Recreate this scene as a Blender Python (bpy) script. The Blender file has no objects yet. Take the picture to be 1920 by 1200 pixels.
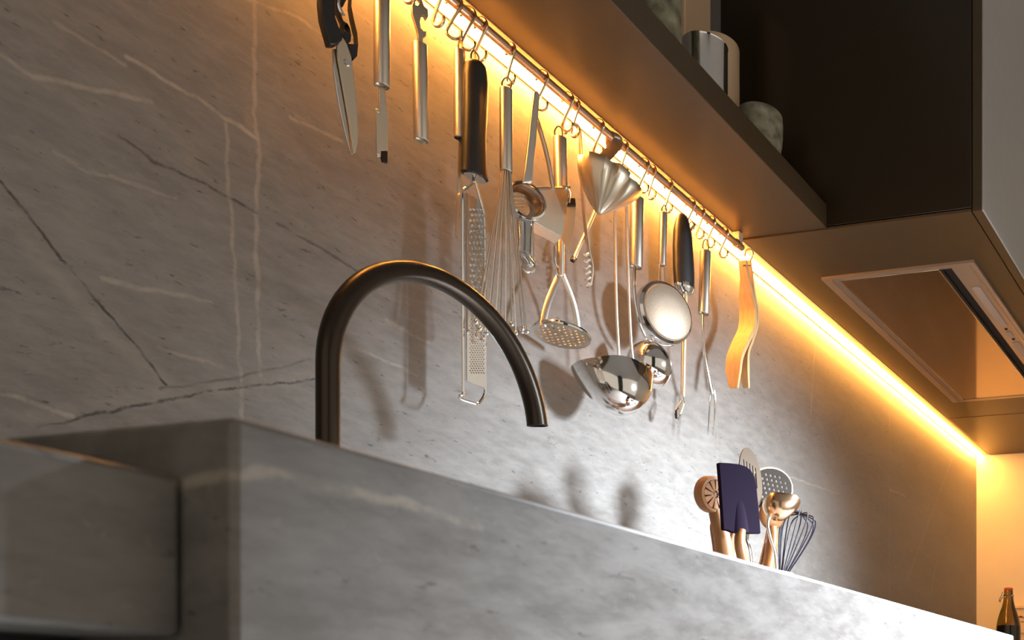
import bpy, bmesh, math, random
from mathutils import Vector, Matrix
from mathutils.geometry import tessellate_polygon
random.seed(7)
C = bpy.context.scene.collection
SC = bpy.context.scene

# ------------------------------------------------------------------ camera
CAMZ = 0.84                      # camera height above the floor
F, CX, HY = 1849.0, 1950.0, 1335.0   # focal length in px, principal point in px
YAW = math.atan2(459.0, F)       # angle of the view axis off the wall direction (+X)
SA, CA = math.sin(YAW), math.cos(YAW)
cam_d = bpy.data.cameras.new('camera')
cam = bpy.data.objects.new('camera', cam_d); C.objects.link(cam)
cam.location = (0, 0, CAMZ)
cam.rotation_euler = (math.pi/2, 0, YAW - math.pi/2)
cam_d.sensor_fit = 'HORIZONTAL'; cam_d.sensor_width = 36
cam_d.lens = F/1920*36
cam_d.shift_x = -(CX-960)/1920
cam_d.shift_y = (HY-600)/1920
cam_d.clip_start = 0.01
cam_d.dof.use_dof = True; cam_d.dof.focus_distance = 1.25; cam_d.dof.aperture_fstop = 17
SC.camera = cam

# ------------------------------------------------------------------ world, lights, exposure
w = bpy.data.worlds.new('room_ambient'); SC.world = w; w.use_nodes = True
bg = w.node_tree.nodes['Background']
bg.inputs[0].default_value = (0.95, 0.84, 0.70, 1); bg.inputs[1].default_value = 0.72
SC.view_settings.view_transform = 'Standard'; SC.view_settings.look = 'None'
SC.view_settings.exposure = 0.0; SC.view_settings.gamma = 1.0
SC.view_settings.use_curve_mapping = False

def spot(name, loc, target, power, size_deg, blend, radius, col):
    d = bpy.data.lights.new(name, 'SPOT'); d.energy = power; d.spot_size = math.radians(size_deg)
    d.spot_blend = blend; d.shadow_soft_size = radius; d.color = col
    o = bpy.data.objects.new(name, d); C.objects.link(o)
    o.location = Vector(loc)
    o.rotation_euler = (Vector(target)-Vector(loc)).to_track_quat('-Z', 'Y').to_euler()
    return o
spot('room_spot', (1.85, -1.60, CAMZ+0.52), (1.46, 0.95, CAMZ+0.09), 1800, 27, 1.0, 0.24, (0.75, 0.87, 1.0))
spot('ceiling_spot', (2.60, -0.70, 2.53), (1.03, 0.30, CAMZ-0.48), 7600, 39, 1.0, 0.03, (0.84, 0.91, 1.0))

# ------------------------------------------------------------------ pixel -> place helpers
def ray(px, py):
    r = (px-CX)/F
    return Vector((CA + r*SA, SA - r*CA, (HY-py)/F))
def W(px, py, Y):                # the point of the vertical plane y = Y seen at a pixel
    d = ray(px, py); s = Y/d.y
    return Vector((d.x*s, Y, CAMZ + d.z*s))
def mpp(px, Y):                  # metres per pixel, vertical
    d = ray(px, 600); return Y/d.y/F
def hrad(wpx, px, Y):            # radius of an upright round bar that looks wpx wide
    r = (px-CX)/F
    return wpx*0.5*mpp(px, Y)/math.sqrt(1+r*r)
class Plane:                     # an upright plane through pixel (px,py) at depth Y, turned ang degrees towards the camera
    def __init__(s, px, py, Y, ang=0):
        a = math.radians(ang)
        s.o = W(px, py, Y); s.e = Vector((math.cos(a), -math.sin(a), 0)); s.n = Vector((-math.sin(a), -math.cos(a), 0))
    def p(s, px, py, off=0.0):
        d = ray(px, py); c = Vector((0, 0, CAMZ))
        t = (s.o-c).dot(s.n)/d.dot(s.n)
        return c + d*t + s.n*off

# ------------------------------------------------------------------ mesh helpers
ROOT = {}
def thing(name, label, cat, loc, group=None):
    o = bpy.data.objects.new(name, None); C.objects.link(o); o.location = loc
    o.empty_display_size = 0.02
    o['label'] = label; o['category'] = cat
    if group: o['group'] = group
    ROOT[o.name] = Vector(loc); return o
def tag(o, label, cat, group=None):
    o['label'] = label; o['category'] = cat
    if group: o['group'] = group
    return o
class MB:
    def __init__(s): s.v = []; s.f = []
    def add(s, vs, fs):
        n = len(s.v); s.v += [Vector(v) for v in vs]; s.f += [tuple(i+n for i in f) for f in fs]; return s
def obj(name, mb, mat, parent=None, smooth=True, bevel=0.0, origin=None, autosmooth=40):
    off = Vector((0, 0, 0))
    if parent is not None:
        p = parent
        while p.parent: p = p.parent
        off = ROOT[p.name]
    elif origin is not None: off = Vector(origin)
    me = bpy.data.meshes.new(name)
    me.from_pydata([tuple(v-off) for v in mb.v], [], mb.f); me.update()
    bm = bmesh.new(); bm.from_mesh(me); bmesh.ops.recalc_face_normals(bm, faces=bm.faces); bm.to_mesh(me); bm.free()
    o = bpy.data.objects.new(name, me); C.objects.link(o)
    if parent is not None: o.parent = parent
    else: o.location = off; ROOT[o.name] = off
    me.materials.append(mat)
    if bevel:
        m = o.modifiers.new('bevel', 'BEVEL'); m.width = bevel; m.segments = 2; m.limit_method = 'ANGLE'
    if smooth:
        for p in me.polygons: p.use_smooth = True
        if hasattr(me, 'set_sharp_from_angle'): me.set_sharp_from_angle(angle=math.radians(autosmooth))
    return o
def box(x0, x1, y0, y1, z0, z1, mb=None):
    mb = mb or MB()
    v = [(x, y, z) for x in (x0, x1) for y in (y0, y1) for z in (z0, z1)]
    return mb.add(v, [(0,1,3,2),(4,6,7,5),(0,4,5,1),(2,3,7,6),(0,2,6,4),(1,5,7,3)])
def smooth_path(pts, n=6, closed=False):
    P = [Vector(p) for p in pts]
    if len(P) < 3: return P
    out = []; m = len(P)
    rng = range(m) if closed else range(m-1)
    for i in rng:
        if closed: p0, p1, p2, p3 = P[i-1], P[i], P[(i+1) % m], P[(i+2) % m]
        else: p0, p1, p2, p3 = P[max(i-1, 0)], P[i], P[i+1], P[min(i+2, m-1)]
        for k in range(n):
            t = k/n
            out.append(0.5*((2*p1)+(p2-p0)*t+(2*p0-5*p1+4*p2-p3)*t*t+(3*p1-p0-3*p2+p3)*t**3))
    if not closed: out.append(P[-1])
    return out
def tube(pts, rad, seg=10, mb=None, closed=False, up=None, caps=True):
    """rad: number, list of numbers, or list of (a,b) half sizes; b lies along 'up'"""
    mb = mb or MB(); P = [Vector(p) for p in pts]; n = len(P)
    R = rad if isinstance(rad, (list, tuple)) else [rad]*n
    T = []
    for i in range(n):
        if closed: t = P[(i+1) % n]-P[i-1]
        else: t = P[min(i+1, n-1)]-P[max(i-1, 0)]
        T.append(t.normalized())
    if up is None:
        u = Vector((0, 0, 1)) if abs(T[0].z) < 0.9 else Vector((1, 0, 0))
    else: u = Vector(up)
    vs, fs = [], []
    b = (u-T[0]*u.dot(T[0])).normalized()
    for i in range(n):
        if up is not None: b = Vector(up)
        b = (b-T[i]*b.dot(T[i])).normalized(); a = T[i].cross(b)
        ra, rb = R[i] if isinstance(R[i], (list, tuple)) else (R[i], R[i])
        for k in range(seg):
            q = 2*math.pi*k/seg
            vs.append(P[i]+a*(ra*math.cos(q))+b*(rb*math.sin(q)))
    for i in range(n if closed else n-1):
        j = (i+1) % n
        for k in range(seg):
            l = (k+1) % seg
            fs.append((i*seg+k, i*seg+l, j*seg+l, j*seg+k))
    if caps and not closed:
        fs.append(tuple(range(seg))[::-1]); fs.append(tuple((n-1)*seg+k for k in range(seg)))
    return mb.add(vs, fs)
def lerp_radii(rs, n):
    m = len(rs)-1; out = []
    for i in range(n):
        t = i/(n-1)*m; k = min(int(t), m-1); f = t-k
        a, b = rs[k], rs[k+1]
        if isinstance(a, (tuple, list)): out.append((a[0]+(b[0]-a[0])*f, a[1]+(b[1]-a[1])*f))
        else: out.append(a+(b-a)*f)
    return out
def stube(pts, rad, seg=8, n=6, mb=None, up=None, closed=False):
    P = smooth_path(pts, n, closed)
    r = lerp_radii(rad, len(P)) if isinstance(rad, (list, tuple)) and not closed else rad
    return tube(P, r, seg, mb, closed, up)
def frame(axis):
    a = Vector(axis).normalized()
    u = Vector((0, 0, 1)) if abs(a.z) < 0.95 else Vector((1, 0, 0))
    e = u.cross(a).normalized(); return e, a.cross(e).normalized(), a
def lathe(o, axis, prof, seg=32, mb=None, warp=None, ref=None):
    """prof: (radius, height) pairs along the axis; warp(angle, i, r, h) -> (r, h)"""
    mb = mb or MB(); e, g, a = frame(axis)
    if ref is not None:
        e = (Vector(ref)-a*Vector(ref).dot(a)).normalized(); g = a.cross(e)
    o = Vector(o); vs, fs = [], []; rings = []
    for i, (r, h) in enumerate(prof):
        if r <= 1e-7:
            rings.append([len(vs)]); vs.append(o+a*h)
        else:
            ids = []
            for k in range(seg):
                q = 2*math.pi*k/seg; rr, hh = (r, h) if warp is None else warp(q, i, r, h)
                ids.append(len(vs)); vs.append(o+e*(rr*math.cos(q))+g*(rr*math.sin(q))+a*hh)
            rings.append(ids)
    for A, B in zip(rings, rings[1:]):
        for k in range(seg):
            l = (k+1) % seg
            if len(A) == 1 and len(B) == 1: continue
            if len(A) == 1: fs.append((A[0], B[l], B[k]))
            elif len(B) == 1: fs.append((A[k], A[l], B[0]))
            else: fs.append((A[k], A[l], B[l], B[k]))
    return mb.add(vs, fs)
def solid(outer, holes, n, t, mb=None):
    """prism: outlines are lists of world points in one plane, thickness t along n, centred"""
    mb = mb or MB(); n = Vector(n)
    loops = [[Vector(p) for p in outer]]+[[Vector(p) for p in h] for h in holes]
    flat = [p for l in loops for p in l]; m = len(flat)
    tris = tessellate_polygon(loops)
    vs = [p+n*(t/2) for p in flat]+[p-n*(t/2) for p in flat]
    fs = [tuple(tr) for tr in tris]+[tuple(i+m for i in reversed(tr)) for tr in tris]
    s = 0
    for l in loops:
        k = len(l)
        for i in range(k):
            j = (i+1) % k; fs.append((s+i, s+j, s+j+m, s+i+m))
        s += k
    return mb.add(vs, fs)
def plate(pl, outer, t, holes=(), off=0.0, mb=None, smooth=0):
    o = [pl.p(x, y, off) for x, y in outer]
    if smooth: o = smooth_path(o, smooth, True)
    return solid(o, [[pl.p(x, y, off) for x, y in h] for h in holes], pl.n, t, mb)
def path(pl, pts, off=0.0): return [pl.p(x, y, off) for x, y in pts]
def ell(cx, cy, rx, ry, rot=0, n=28):
    c, s = math.cos(math.radians(rot)), math.sin(math.radians(rot))
    return [(cx+rx*math.cos(q)*c-ry*math.sin(q)*s, cy+rx*math.cos(q)*s+ry*math.sin(q)*c) for q in [2*math.pi*k/n for k in range(n)]]
def ball(c, r, mb=None, seg=10, sc=(1, 1, 1)):
    mb = mb or MB(); m = seg//2+1
    t = MB(); lathe((0, 0, 0), (0, 0, 1), [(r*math.sin(math.pi*i/m), -r*math.cos(math.pi*i/m)) if 0 < i < m else (0, -r if i == 0 else r) for i in range(m+1)], seg, t)
    return mb.add([Vector((v.x*sc[0], v.y*sc[1], v.z*sc[2]))+Vector(c) for v in t.v], t.f)

# ------------------------------------------------------------------ materials
def mat(name, col, rough=0.5, metal=0.0, **kw):
    m = bpy.data.materials.new(name); m.use_nodes = True
    b = m.node_tree.nodes['Principled BSDF']
    b.inputs['Base Color'].default_value = (*col, 1); b.inputs['Roughness'].default_value = rough
    b.inputs['Metallic'].default_value = metal
    for k, v in kw.items(): b.inputs[k.replace('_', ' ')].default_value = v
    return m
def nodes(m): return m.node_tree.nodes, m.node_tree.links, m.node_tree.nodes['Principled BSDF']
def noisy(m, c1, c2, scale=20, detail=6, stretch=(1, 1, 1), rough=None, bump=0.0, coord='Object'):
    N, L, B = nodes(m)
    tc = N.new('ShaderNodeTexCoord'); mp = N.new('ShaderNodeMapping'); mp.inputs['Scale'].default_value = stretch
    no = N.new('ShaderNodeTexNoise'); no.inputs['Scale'].default_value = scale; no.inputs['Detail'].default_value = detail
    cr = N.new('ShaderNodeValToRGB'); cr.color_ramp.elements[0].position = 0.3; cr.color_ramp.elements[1].position = 0.7
    cr.color_ramp.elements[0].color = (*c1, 1); cr.color_ramp.elements[1].color = (*c2, 1)
    L.new(tc.outputs[coord], mp.inputs[0]); L.new(mp.outputs[0], no.inputs[0]); L.new(no.outputs[0], cr.inputs[0]); L.new(cr.outputs[0], B.inputs['Base Color'])
    if rough:
        r = N.new('ShaderNodeMapRange'); r.inputs[3].default_value = rough[0]; r.inputs[4].default_value = rough[1]
        L.new(no.outputs[0], r.inputs[0]); L.new(r.outputs[0], B.inputs['Roughness'])
    if bump:
        bp = N.new('ShaderNodeBump'); bp.inputs['Strength'].default_value = bump; bp.inputs['Distance'].default_value = 0.001
        L.new(no.outputs[0], bp.inputs['Height']); L.new(bp.outputs[0], B.inputs['Normal'])
    return m
M = {}
M['steel'] = mat('brushed_steel', (0.72, 0.65, 0.56), 0.34, 1.0)
M['chrome'] = mat('polished_steel', (0.78, 0.76, 0.74), 0.09, 1.0)
M['satin'] = mat('satin_steel_sheet', (0.70, 0.59, 0.45), 0.36, 1.0)
M['wire'] = mat('hook_steel', (0.74, 0.54, 0.36), 0.25, 1.0)
M['rail'] = mat('rail_steel', (0.80, 0.55, 0.36), 0.32, 1.0)
M['blackplastic'] = mat('black_plastic', (0.014, 0.012, 0.012), 0.42)
M['faucet'] = mat('gunmetal_faucet', (0.040, 0.029, 0.020), 0.30, 0.7)
M['dark'] = mat('dark_hole', (0.006, 0.005, 0.005), 0.7)
M['taupe'] = noisy(mat('taupe_lacquer', (0.1, 0.08, 0.065), 0.40), (0.060, 0.037, 0.016), (0.066, 0.041, 0.018), 60, 3)
M['door'] = noisy(mat('grey_lacquer_door', (0.2, 0.18, 0.16), 0.4), (0.36, 0.335, 0.315), (0.38, 0.355, 0.335), 40, 3)
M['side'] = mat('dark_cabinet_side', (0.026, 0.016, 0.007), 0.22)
M['glasspanel'] = mat('bronze_hood_glass', (0.52, 0.40, 0.29), 0.07, 1.0)
M['hoodframe'] = mat('hood_frame', (0.42, 0.33, 0.25), 0.3, 0.5)
M['lamp_off'] = mat('hood_lamp_cover', (0.42, 0.32, 0.26), 0.5)
M['beige'] = noisy(mat('cream_wall_paint', (0.75, 0.68, 0.58), 0.7), (0.74, 0.69, 0.60), (0.77, 0.72, 0.63), 12, 3)
M['ceiling'] = noisy(mat('ceiling_paint', (0.5, 0.5, 0.5), 0.9), (0.50, 0.49, 0.48), (0.53, 0.52, 0.51), 8, 2)
M['floor'] = noisy(mat('floor_screed', (0.2, 0.19, 0.18), 0.6), (0.17, 0.16, 0.15), (0.24, 0.23, 0.21), 5, 6)
M['wood'] = noisy(mat('pale_wood', (0.6, 0.35, 0.14), 0.5), (0.56, 0.33, 0.14), (0.68, 0.43, 0.20), 30, 4, (6, 6, 0.6))
M['wooddark'] = noisy(mat('olive_wood', (0.4, 0.2, 0.08), 0.45), (0.19, 0.070, 0.016), (0.28, 0.115, 0.028), 26, 5, (5, 5, 0.7))
M['purple'] = mat('aubergine_silicone', (0.0072, 0.0032, 0.0105), 0.75, 0.0, Specular_IOR_Level=0.04)
M['whiskblack'] = mat('coated_whisk_wire', (0.016, 0.013, 0.024), 0.5, 0.0, Specular_IOR_Level=0.2)
M['darkdisc'] = mat('dark_enamel', (0.030, 0.020, 0.013), 0.7, 0.0, Specular_IOR_Level=0.15)
M['bronze'] = mat('bronzed_steel', (0.085, 0.052, 0.028), 0.35, 0.2)
M['stampwood'] = noisy(mat('warm_wood', (0.3, 0.15, 0.05), 0.55), (0.22, 0.088, 0.024), (0.30, 0.125, 0.036), 30, 4, (6, 6, 0.6))
M['copper'] = mat('bronzed_spoon_steel', (0.60, 0.40, 0.25), 0.22, 1.0)
M['crock'] = noisy(mat('glazed_crock', (0.5, 0.48, 0.44), 0.3), (0.5, 0.48, 0.44), (0.56, 0.54, 0.50), 14, 4)
M['bottle'] = mat('brown_bottle_glass', (0.30, 0.21, 0.03), 0.04, 0.0, Transmission_Weight=1.0, IOR=1.48)
M['beer'] = mat('dark_bottle_content', (0.020, 0.009, 0.004), 0.25)
M['rubber'] = mat('orange_rubber_cap', (0.62, 0.12, 0.035), 0.5)
M['card'] = mat('cream_card', (0.82, 0.68, 0.52), 0.7)
M['ink'] = mat('brown_ink', (0.16, 0.07, 0.03), 0.8)
M['ceramic'] = mat('cream_ceramic', (0.66, 0.46, 0.29), 0.30)
M['mesh'] = noisy(mat('fine_wire_mesh', (0.8, 0.66, 0.52), 0.5, 0.6), (0.40, 0.30, 0.21), (0.50, 0.39, 0.29), 900, 2)
M['stoneware'] = noisy(mat('speckled_stoneware', (0.3, 0.28, 0.2), 0.6), (0.10, 0.09, 0.06), (0.42, 0.38, 0.27), 55, 8)
M['marbled'] = noisy(mat('marbled_glaze', (0.2, 0.2, 0.12), 0.3), (0.045, 0.045, 0.028), (0.36, 0.34, 0.22), 45, 9)
M['basecab'] = mat('dark_base_cabinet', (0.018, 0.016, 0.015), 0.6)
def emis(name, col, s):
    m = mat(name, col, 0.5); N, L, B = nodes(m)
    B.inputs['Emission Color'].default_value = (*col, 1); B.inputs['Emission Strength'].default_value = s
    return m
M['led'] = emis('warm_led_diffuser', (1.0, 0.42, 0.075), 130.0)
M['ledprofile'] = mat('led_profile_aluminium', (0.72, 0.55, 0.40), 0.4, 0.3)

def stone(name, light, dark, base=((0.150, 0.134, 0.118), (0.235, 0.213, 0.190)), rough=(0.36, 0.52), fine=1.0, big=0.42, veins=0.30):
    """grey-brown marble: light / dark are polylines of (points, width, strength) in world space"""
    m = mat(name, base[0], 0.4); N, L, B = nodes(m)
    geo = N.new('ShaderNodeNewGeometry'); P = geo.outputs['Position']
    def vm(op, a, b=None, out=0):
        n = N.new('ShaderNodeVectorMath'); n.operation = op
        for i, x in enumerate((a, b)):
            if x is None: continue
            if hasattr(x, 'is_linked'): L.new(x, n.inputs[i])
            else: n.inputs[i].default_value = x
        return n.outputs[out]
    def ma(op, a, b=None, clamp=False):
        n = N.new('ShaderNodeMath'); n.operation = op; n.use_clamp = clamp
        for i, x in enumerate((a, b)):
            if x is None: continue
            if hasattr(x, 'is_linked'): L.new(x, n.inputs[i])
            else: n.inputs[i].default_value = x
        return n.outputs[0]
    def noise(vec, sc, det, ro=0.5, col=False):
        n = N.new('ShaderNodeTexNoise'); n.inputs['Scale'].default_value = sc; n.inputs['Detail'].default_value = det
        n.inputs['Roughness'].default_value = ro; L.new(vec, n.inputs['Vector']); return n.outputs[1 if col else 0]
    def ramp(v, p0, p1, c0, c1):
        n = N.new('ShaderNodeMapRange'); n.interpolation_type = 'SMOOTHSTEP'
        n.inputs[1].default_value = p0; n.inputs[2].default_value = p1; n.inputs[3].default_value = c0; n.inputs[4].default_value = c1
        L.new(v, n.inputs[0]); return n.outputs[0]
    # wobble the coordinates a little so that veins run unevenly
    wob = vm('SUBTRACT', noise(P, 38, 4, 0.6, True), (0.5, 0.5, 0.5))
    s = N.new('ShaderNodeVectorMath'); s.operation = 'SCALE'; L.new(wob, s.inputs[0]); s.inputs[3].default_value = 0.010
    Q = vm('ADD', P, s.outputs[0])
    # grain running down to the right
    mp = N.new('ShaderNodeMapping'); mp.inputs['Rotation'].default_value = (0, math.radians(38), 0); mp.inputs['Scale'].default_value = (0.5, 1, 1.5)
    L.new(P, mp.inputs[0]); G = mp.outputs[0]
    n1 = noise(G, 7.0, 8, 0.62); n2 = noise(G, 60*fine, 6, 0.7); n3 = noise(P, 260*fine, 3, 0.6)
    tot = ma('ADD', ma('MULTIPLY', n1, big), ma('MULTIPLY', n2, 1-big))
    def mix(f, a, b):
        n = N.new('ShaderNodeMix'); n.data_type = 'RGBA'; L.new(f, n.inputs[0])
        for i, x in ((6, a), (7, b)):
            if hasattr(x, 'is_linked'): L.new(x, n.inputs[i])
            else: n.inputs[i].default_value = (*x, 1)
        return n.outputs[2]
    col = mix(ramp(tot, 0.30, 0.70, 0, 1), base[0], base[1])
    col = mix(ramp(n3, 0.62, 0.74, 0, 0.30), col, (0.26, 0.235, 0.20))         # pale flecks
    n4 = noise(G, 150*fine, 3, 0.6)
    col = mix(ramp(n4, 0.64, 0.73, 0, 0.7), col, (0.045, 0.040, 0.036))        # dark pits
    n5 = noise(G, 13, 5, 0.55)
    thin = ramp(ma('ABSOLUTE', ma('SUBTRACT', n5, 0.5)), 0.0, 0.012, veins, 0.0)
    col = mix(thin, col, (0.25, 0.22, 0.18))                                   # fine random veins
    def strand(polys):
        acc = None
        for pts, wd, st in polys:
            best = None
            for a, b in zip(pts, pts[1:]):
                a, b = Vector(a), Vector(b); ba = b-a
                pa = vm('SUBTRACT', Q, tuple(a))
                h = ma('MULTIPLY', vm('DOT_PRODUCT', pa, tuple(ba/ba.dot(ba)), 1), 1.0, True)
                sc = N.new('ShaderNodeVectorMath'); sc.operation = 'SCALE'; sc.inputs[0].default_value = ba; L.new(h, sc.inputs[3])
                d = vm('DISTANCE', pa, sc.outputs[0], 1)
                best = d if best is None else ma('MINIMUM', best, d)
            v = ramp(best, wd*0.15, wd, st, 0.0)
            acc = v if acc is None else ma('MAXIMUM', acc, v)
        return ma('MULTIPLY', acc, ramp(noise(P, 55, 4, 0.7), 0.30, 0.58, 0.25, 1.0)) if acc is not None else None
    lv = strand(light)
    if lv is not None: col = mix(lv, col, (0.40, 0.345, 0.27))
    dv = strand(dark)
    if dv is not None: col = mix(dv, col, (0.022, 0.019, 0.017))
    L.new(col, B.inputs['Base Color'])
    L.new(ramp(n2, 0.3, 0.7, rough[0], rough[1]), B.inputs['Roughness'])
    bp = N.new('ShaderNodeBump'); bp.inputs['Strength'].default_value = 0.07; bp.inputs['Distance'].default_value = 0.0015
    L.new(ma('ADD', n2, n4), bp.inputs['Height']); L.new(bp.outputs[0], B.inputs['Normal'])
    return m

# ------------------------------------------------------------------ the setting
YW = 0.95            # face of the back wall
ZU = CAMZ+0.813      # underside of the wall units
XE = 2.99            # end wall
ZT = CAMZ+0.0874     # top of the main worktop
def Lw(pts): return [W(x, y, YW) for x, y in pts]
light = [
    (Lw([(108, 48), (235, 120)]), 0.0030, 0.440), (Lw([(238, 104), (360, 180), (482, 258)]), 0.0034, 0.760),
    (Lw([(0, 100), (62, 142), (282, 190)]), 0.0034, 0.600),
    (Lw([(478, -10), (476, 210), (487, 290), (479, 400), (484, 560), (487, 705)]), 0.0034, 0.496),
    (Lw([(425, 232), (429, 370), (437, 440), (447, 620), (453, 790)]), 0.0030, 0.464),
    (Lw([(100, 285), (160, 318), (330, 370)]), 0.0028, 0.360), (Lw([(195, 524), (395, 566)]), 0.0034, 0.480),
    (Lw([(0, 734), (135, 778)]), 0.0032, 0.680), (Lw([(300, 652), (415, 686)]), 0.0028, 0.400),
    (Lw([(440, -8), (560, 32), (600, 60)]), 0.003, 0.400), (Lw([(545, 220), (600, 245), (640, 264)]), 0.0028, 0.480),
    (Lw([(660, 648), (780, 702)]), 0.0030, 0.480), (Lw([(725, 602), (802, 642)]), 0.0030, 0.440),
    (Lw([(1529, 630), (1520, 780)]), 0.0030, 0.400), (Lw([(1668, 740), (1668, 1120)]), 0.0032, 0.280),
    (Lw([(1345, 790), (1346, 900)]), 0.0022, 0.280), (Lw([(1480, 894), (1572, 926)]), 0.0030, 0.480),
    (Lw([(1668, 918), (1697, 930)]), 0.004, 0.480), (Lw([(1786, 858), (1700, 1090)]), 0.005, 0.240),
    (Lw([(1760, 1030), (1742, 1130)]), 0.005, 0.280), (Lw([(40, 440), (70, 480), (195, 622), (325, 735)]), 0.010, 0.176),
    (Lw([(60, 780), (230, 752), (620, 700)]), 0.010, 0.160),
]
darkv = [
    (Lw([(0, 340), (60, 412), (155, 530), (312, 722)]), 0.0022, 0.9),
    (Lw([(225, 255), (290, 305), (382, 342), (480, 398)]), 0.0026, 0.75), (Lw([(520, 420), (600, 466), (690, 520)]), 0.0028, 0.6),
    (Lw([(70, 800), (235, 764), (420, 728), (610, 712)]), 0.0020, 0.8), (Lw([(300, 730), (480, 700), (625, 662)]), 0.0020, 0.45),
]
M['wallstone'] = stone('marble_backsplash', light, darkv)
yA, yB, xA = 0.300, 0.319, 0.2243
va = [(W(x, y, yA)) for x, y in [(458, 896), (540, 900), (640, 918), (760, 944), (900, 985)]]
va2 = [Vector((xA, yA, va[0].z)), Vector((xA, 0.330, va[0].z-0.002))]
M['topstone'] = stone('marble_worktop', [(va, 0.0030, 0.55), (va2, 0.003, 0.55)], [], base=((0.112, 0.101, 0.090), (0.180, 0.164, 0.149)), fine=0.9, rough=(0.42, 0.55), big=0.25, veins=0.10)

def struct(name, mb, m, bevel=0.0, smooth=False):
    o = obj(name, mb, m, smooth=smooth, bevel=bevel); o['kind'] = 'structure'; return o
struct('floor', box(-1.6, XE+0.1, -2.4, YW+0.1, -0.1, 0.0), M['floor'])
struct('ceiling', box(-1.6, XE+0.1, -2.4, YW+0.1, 2.60, 2.70), M['ceiling'])
struct('wall_back', box(-1.6, XE, YW, YW+0.1, 0.0, 2.60), M['wallstone'])
struct('wall_right', box(XE, XE+0.1, -2.4, YW+0.1, 0.0, 2.60), M['beige'])

struct('added_dark_block', box(-1.25, -0.55, -1.95, -1.35, 0.0, 2.60), M['basecab'])  # unseen block added behind the camera, puts dark stripes into the steel reflections

# worktops on their cabinets
t = thing('stone_worktop', 'thick grey marble worktop slab, the raised middle one under the black faucet', 'worktop', (0.65, 0.6, ZT-0.107))
obj('slab', box(xA, 1.085, yA, YW, ZT-0.107, ZT), M['topstone'], t, bevel=0.0022)
t = thing('stone_worktop', 'lower brown-shadowed marble worktop slab at the bottom left corner', 'worktop', (-0.6, 0.6, CAMZ+0.0228))
obj('slab', box(-1.5, xA-0.0006, yB, YW, CAMZ+0.0228, CAMZ+0.0704), M['topstone'], t, bevel=0.0022)
t = thing('stone_worktop', 'far marble worktop slab carrying the brown bottle', 'worktop', (2.0, 0.65, CAMZ+0.04))
obj('slab', box(1.0856, XE, 0.37, YW, CAMZ+0.04, ZT), M['topstone'], t, bevel=0.002)
for x0, x1, y0, zt, lab in ((-1.5, xA-0.002, 0.36, CAMZ+0.0226, 'black base cabinet below the lower left marble slab'),
                            (xA, 1.085, 0.36, ZT-0.1072, 'black base cabinet below the raised middle marble slab'),
                            (1.087, XE, 0.40, CAMZ+0.0398, 'black base cabinet below the far marble slab')):
    t = thing('base_cabinet', lab, 'cabinet', ((x0+x1)/2, 0.65, 0))
    obj('body', box(x0, x1, y0, YW-0.02, 0.10, zt), M['basecab'], t, smooth=False)
    obj('plinth', box(x0, x1, y0+0.05, YW-0.02, 0.0, 0.10), M['basecab'], t, smooth=False)
    n = max(1, round((x1-x0)/0.5)); wd = (x1-x0)/n
    for i in range(n):
        obj('door', box(x0+i*wd+0.003, x0+(i+1)*wd-0.003, y0-0.018, y0-0.0005, 0.11, zt-0.03), M['basecab'], t, bevel=0.001)

# shelf
xs0, xs1, ys0, zs = 0.42, 1.5262, 0.749, CAMZ+0.815
sh = thing('wall_shelf', 'long taupe lacquered wall shelf above the utensil rail', 'shelf', (1.0, 0.85, zs))
obj('board', box(xs0, xs1, ys0, 0.9085, zs, zs+0.040), M['taupe'], sh, bevel=0.0012)

# hood cabinet and its neighbour
hc = thing('hood_cabinet', 'tall dark taupe wall cabinet with the extractor hood in its underside', 'cabinet', (2.06, 0.72, ZU))
hx0, hx1 = 1.527, 2.589
obj('side_panel', box(hx0, hx0+0.019, 0.494, YW, ZU+0.0065, 2.58), M['side'], hc, bevel=0.0008)
obj('side_panel', box(hx1-0.019, hx1, 0.494, 0.906, ZU+0.0065, 2.58), M['side'], hc, bevel=0.0008)
hole = [(1.700, 0.552), (2.434, 0.552), (2.434, 0.831), (1.700, 0.831)]
bot = solid([Vector((x, y, ZU+0.0022)) for x, y in ((hx0, 0.4945), (hx1, 0.4945), (hx1, 0.906), (hx0, 0.906))],
            [[Vector((x, y, ZU+0.0022)) for x, y in hole]], (0, 0, 1), 0.0044)
obj('bottom_panel', bot, M['taupe'], hc, smooth=False)
obj('top_panel', box(hx0+0.019, hx1-0.019, 0.494, YW, 2.56, 2.58), M['side'], hc, smooth=False)
for i in range(2):
    a = hx0+i*(hx1-hx0)/2
    d_ = obj('door', box(a+0.0015, a+(hx1-hx0)/2-0.0015, 0.473, 0.4765, ZU, 2.58), M['door'], hc, bevel=0.0008)
    obj('door_core', box(a+0.0015, a+(hx1-hx0)/2-0.0015, 0.4767, 0.4925, ZU, 2.58), M['taupe'], d_, bevel=0.0004)
nc = thing('wall_cabinet', 'taupe wall cabinet beside the extractor hood in the far corner', 'cabinet', (2.79, 0.72, ZU))
obj('body', box(2.591, XE, 0.494, 0.906, ZU-0.0005, 2.58), M['taupe'], nc, bevel=0.0012)
d_ = obj('door', box(2.5925, XE-0.001, 0.473, 0.4765, ZU, 2.58), M['door'], nc, bevel=0.0008)
obj('door_core', box(2.5925, XE-0.001, 0.4767, 0.4925, ZU, 2.58), M['taupe'], d_, bevel=0.0004)

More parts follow.
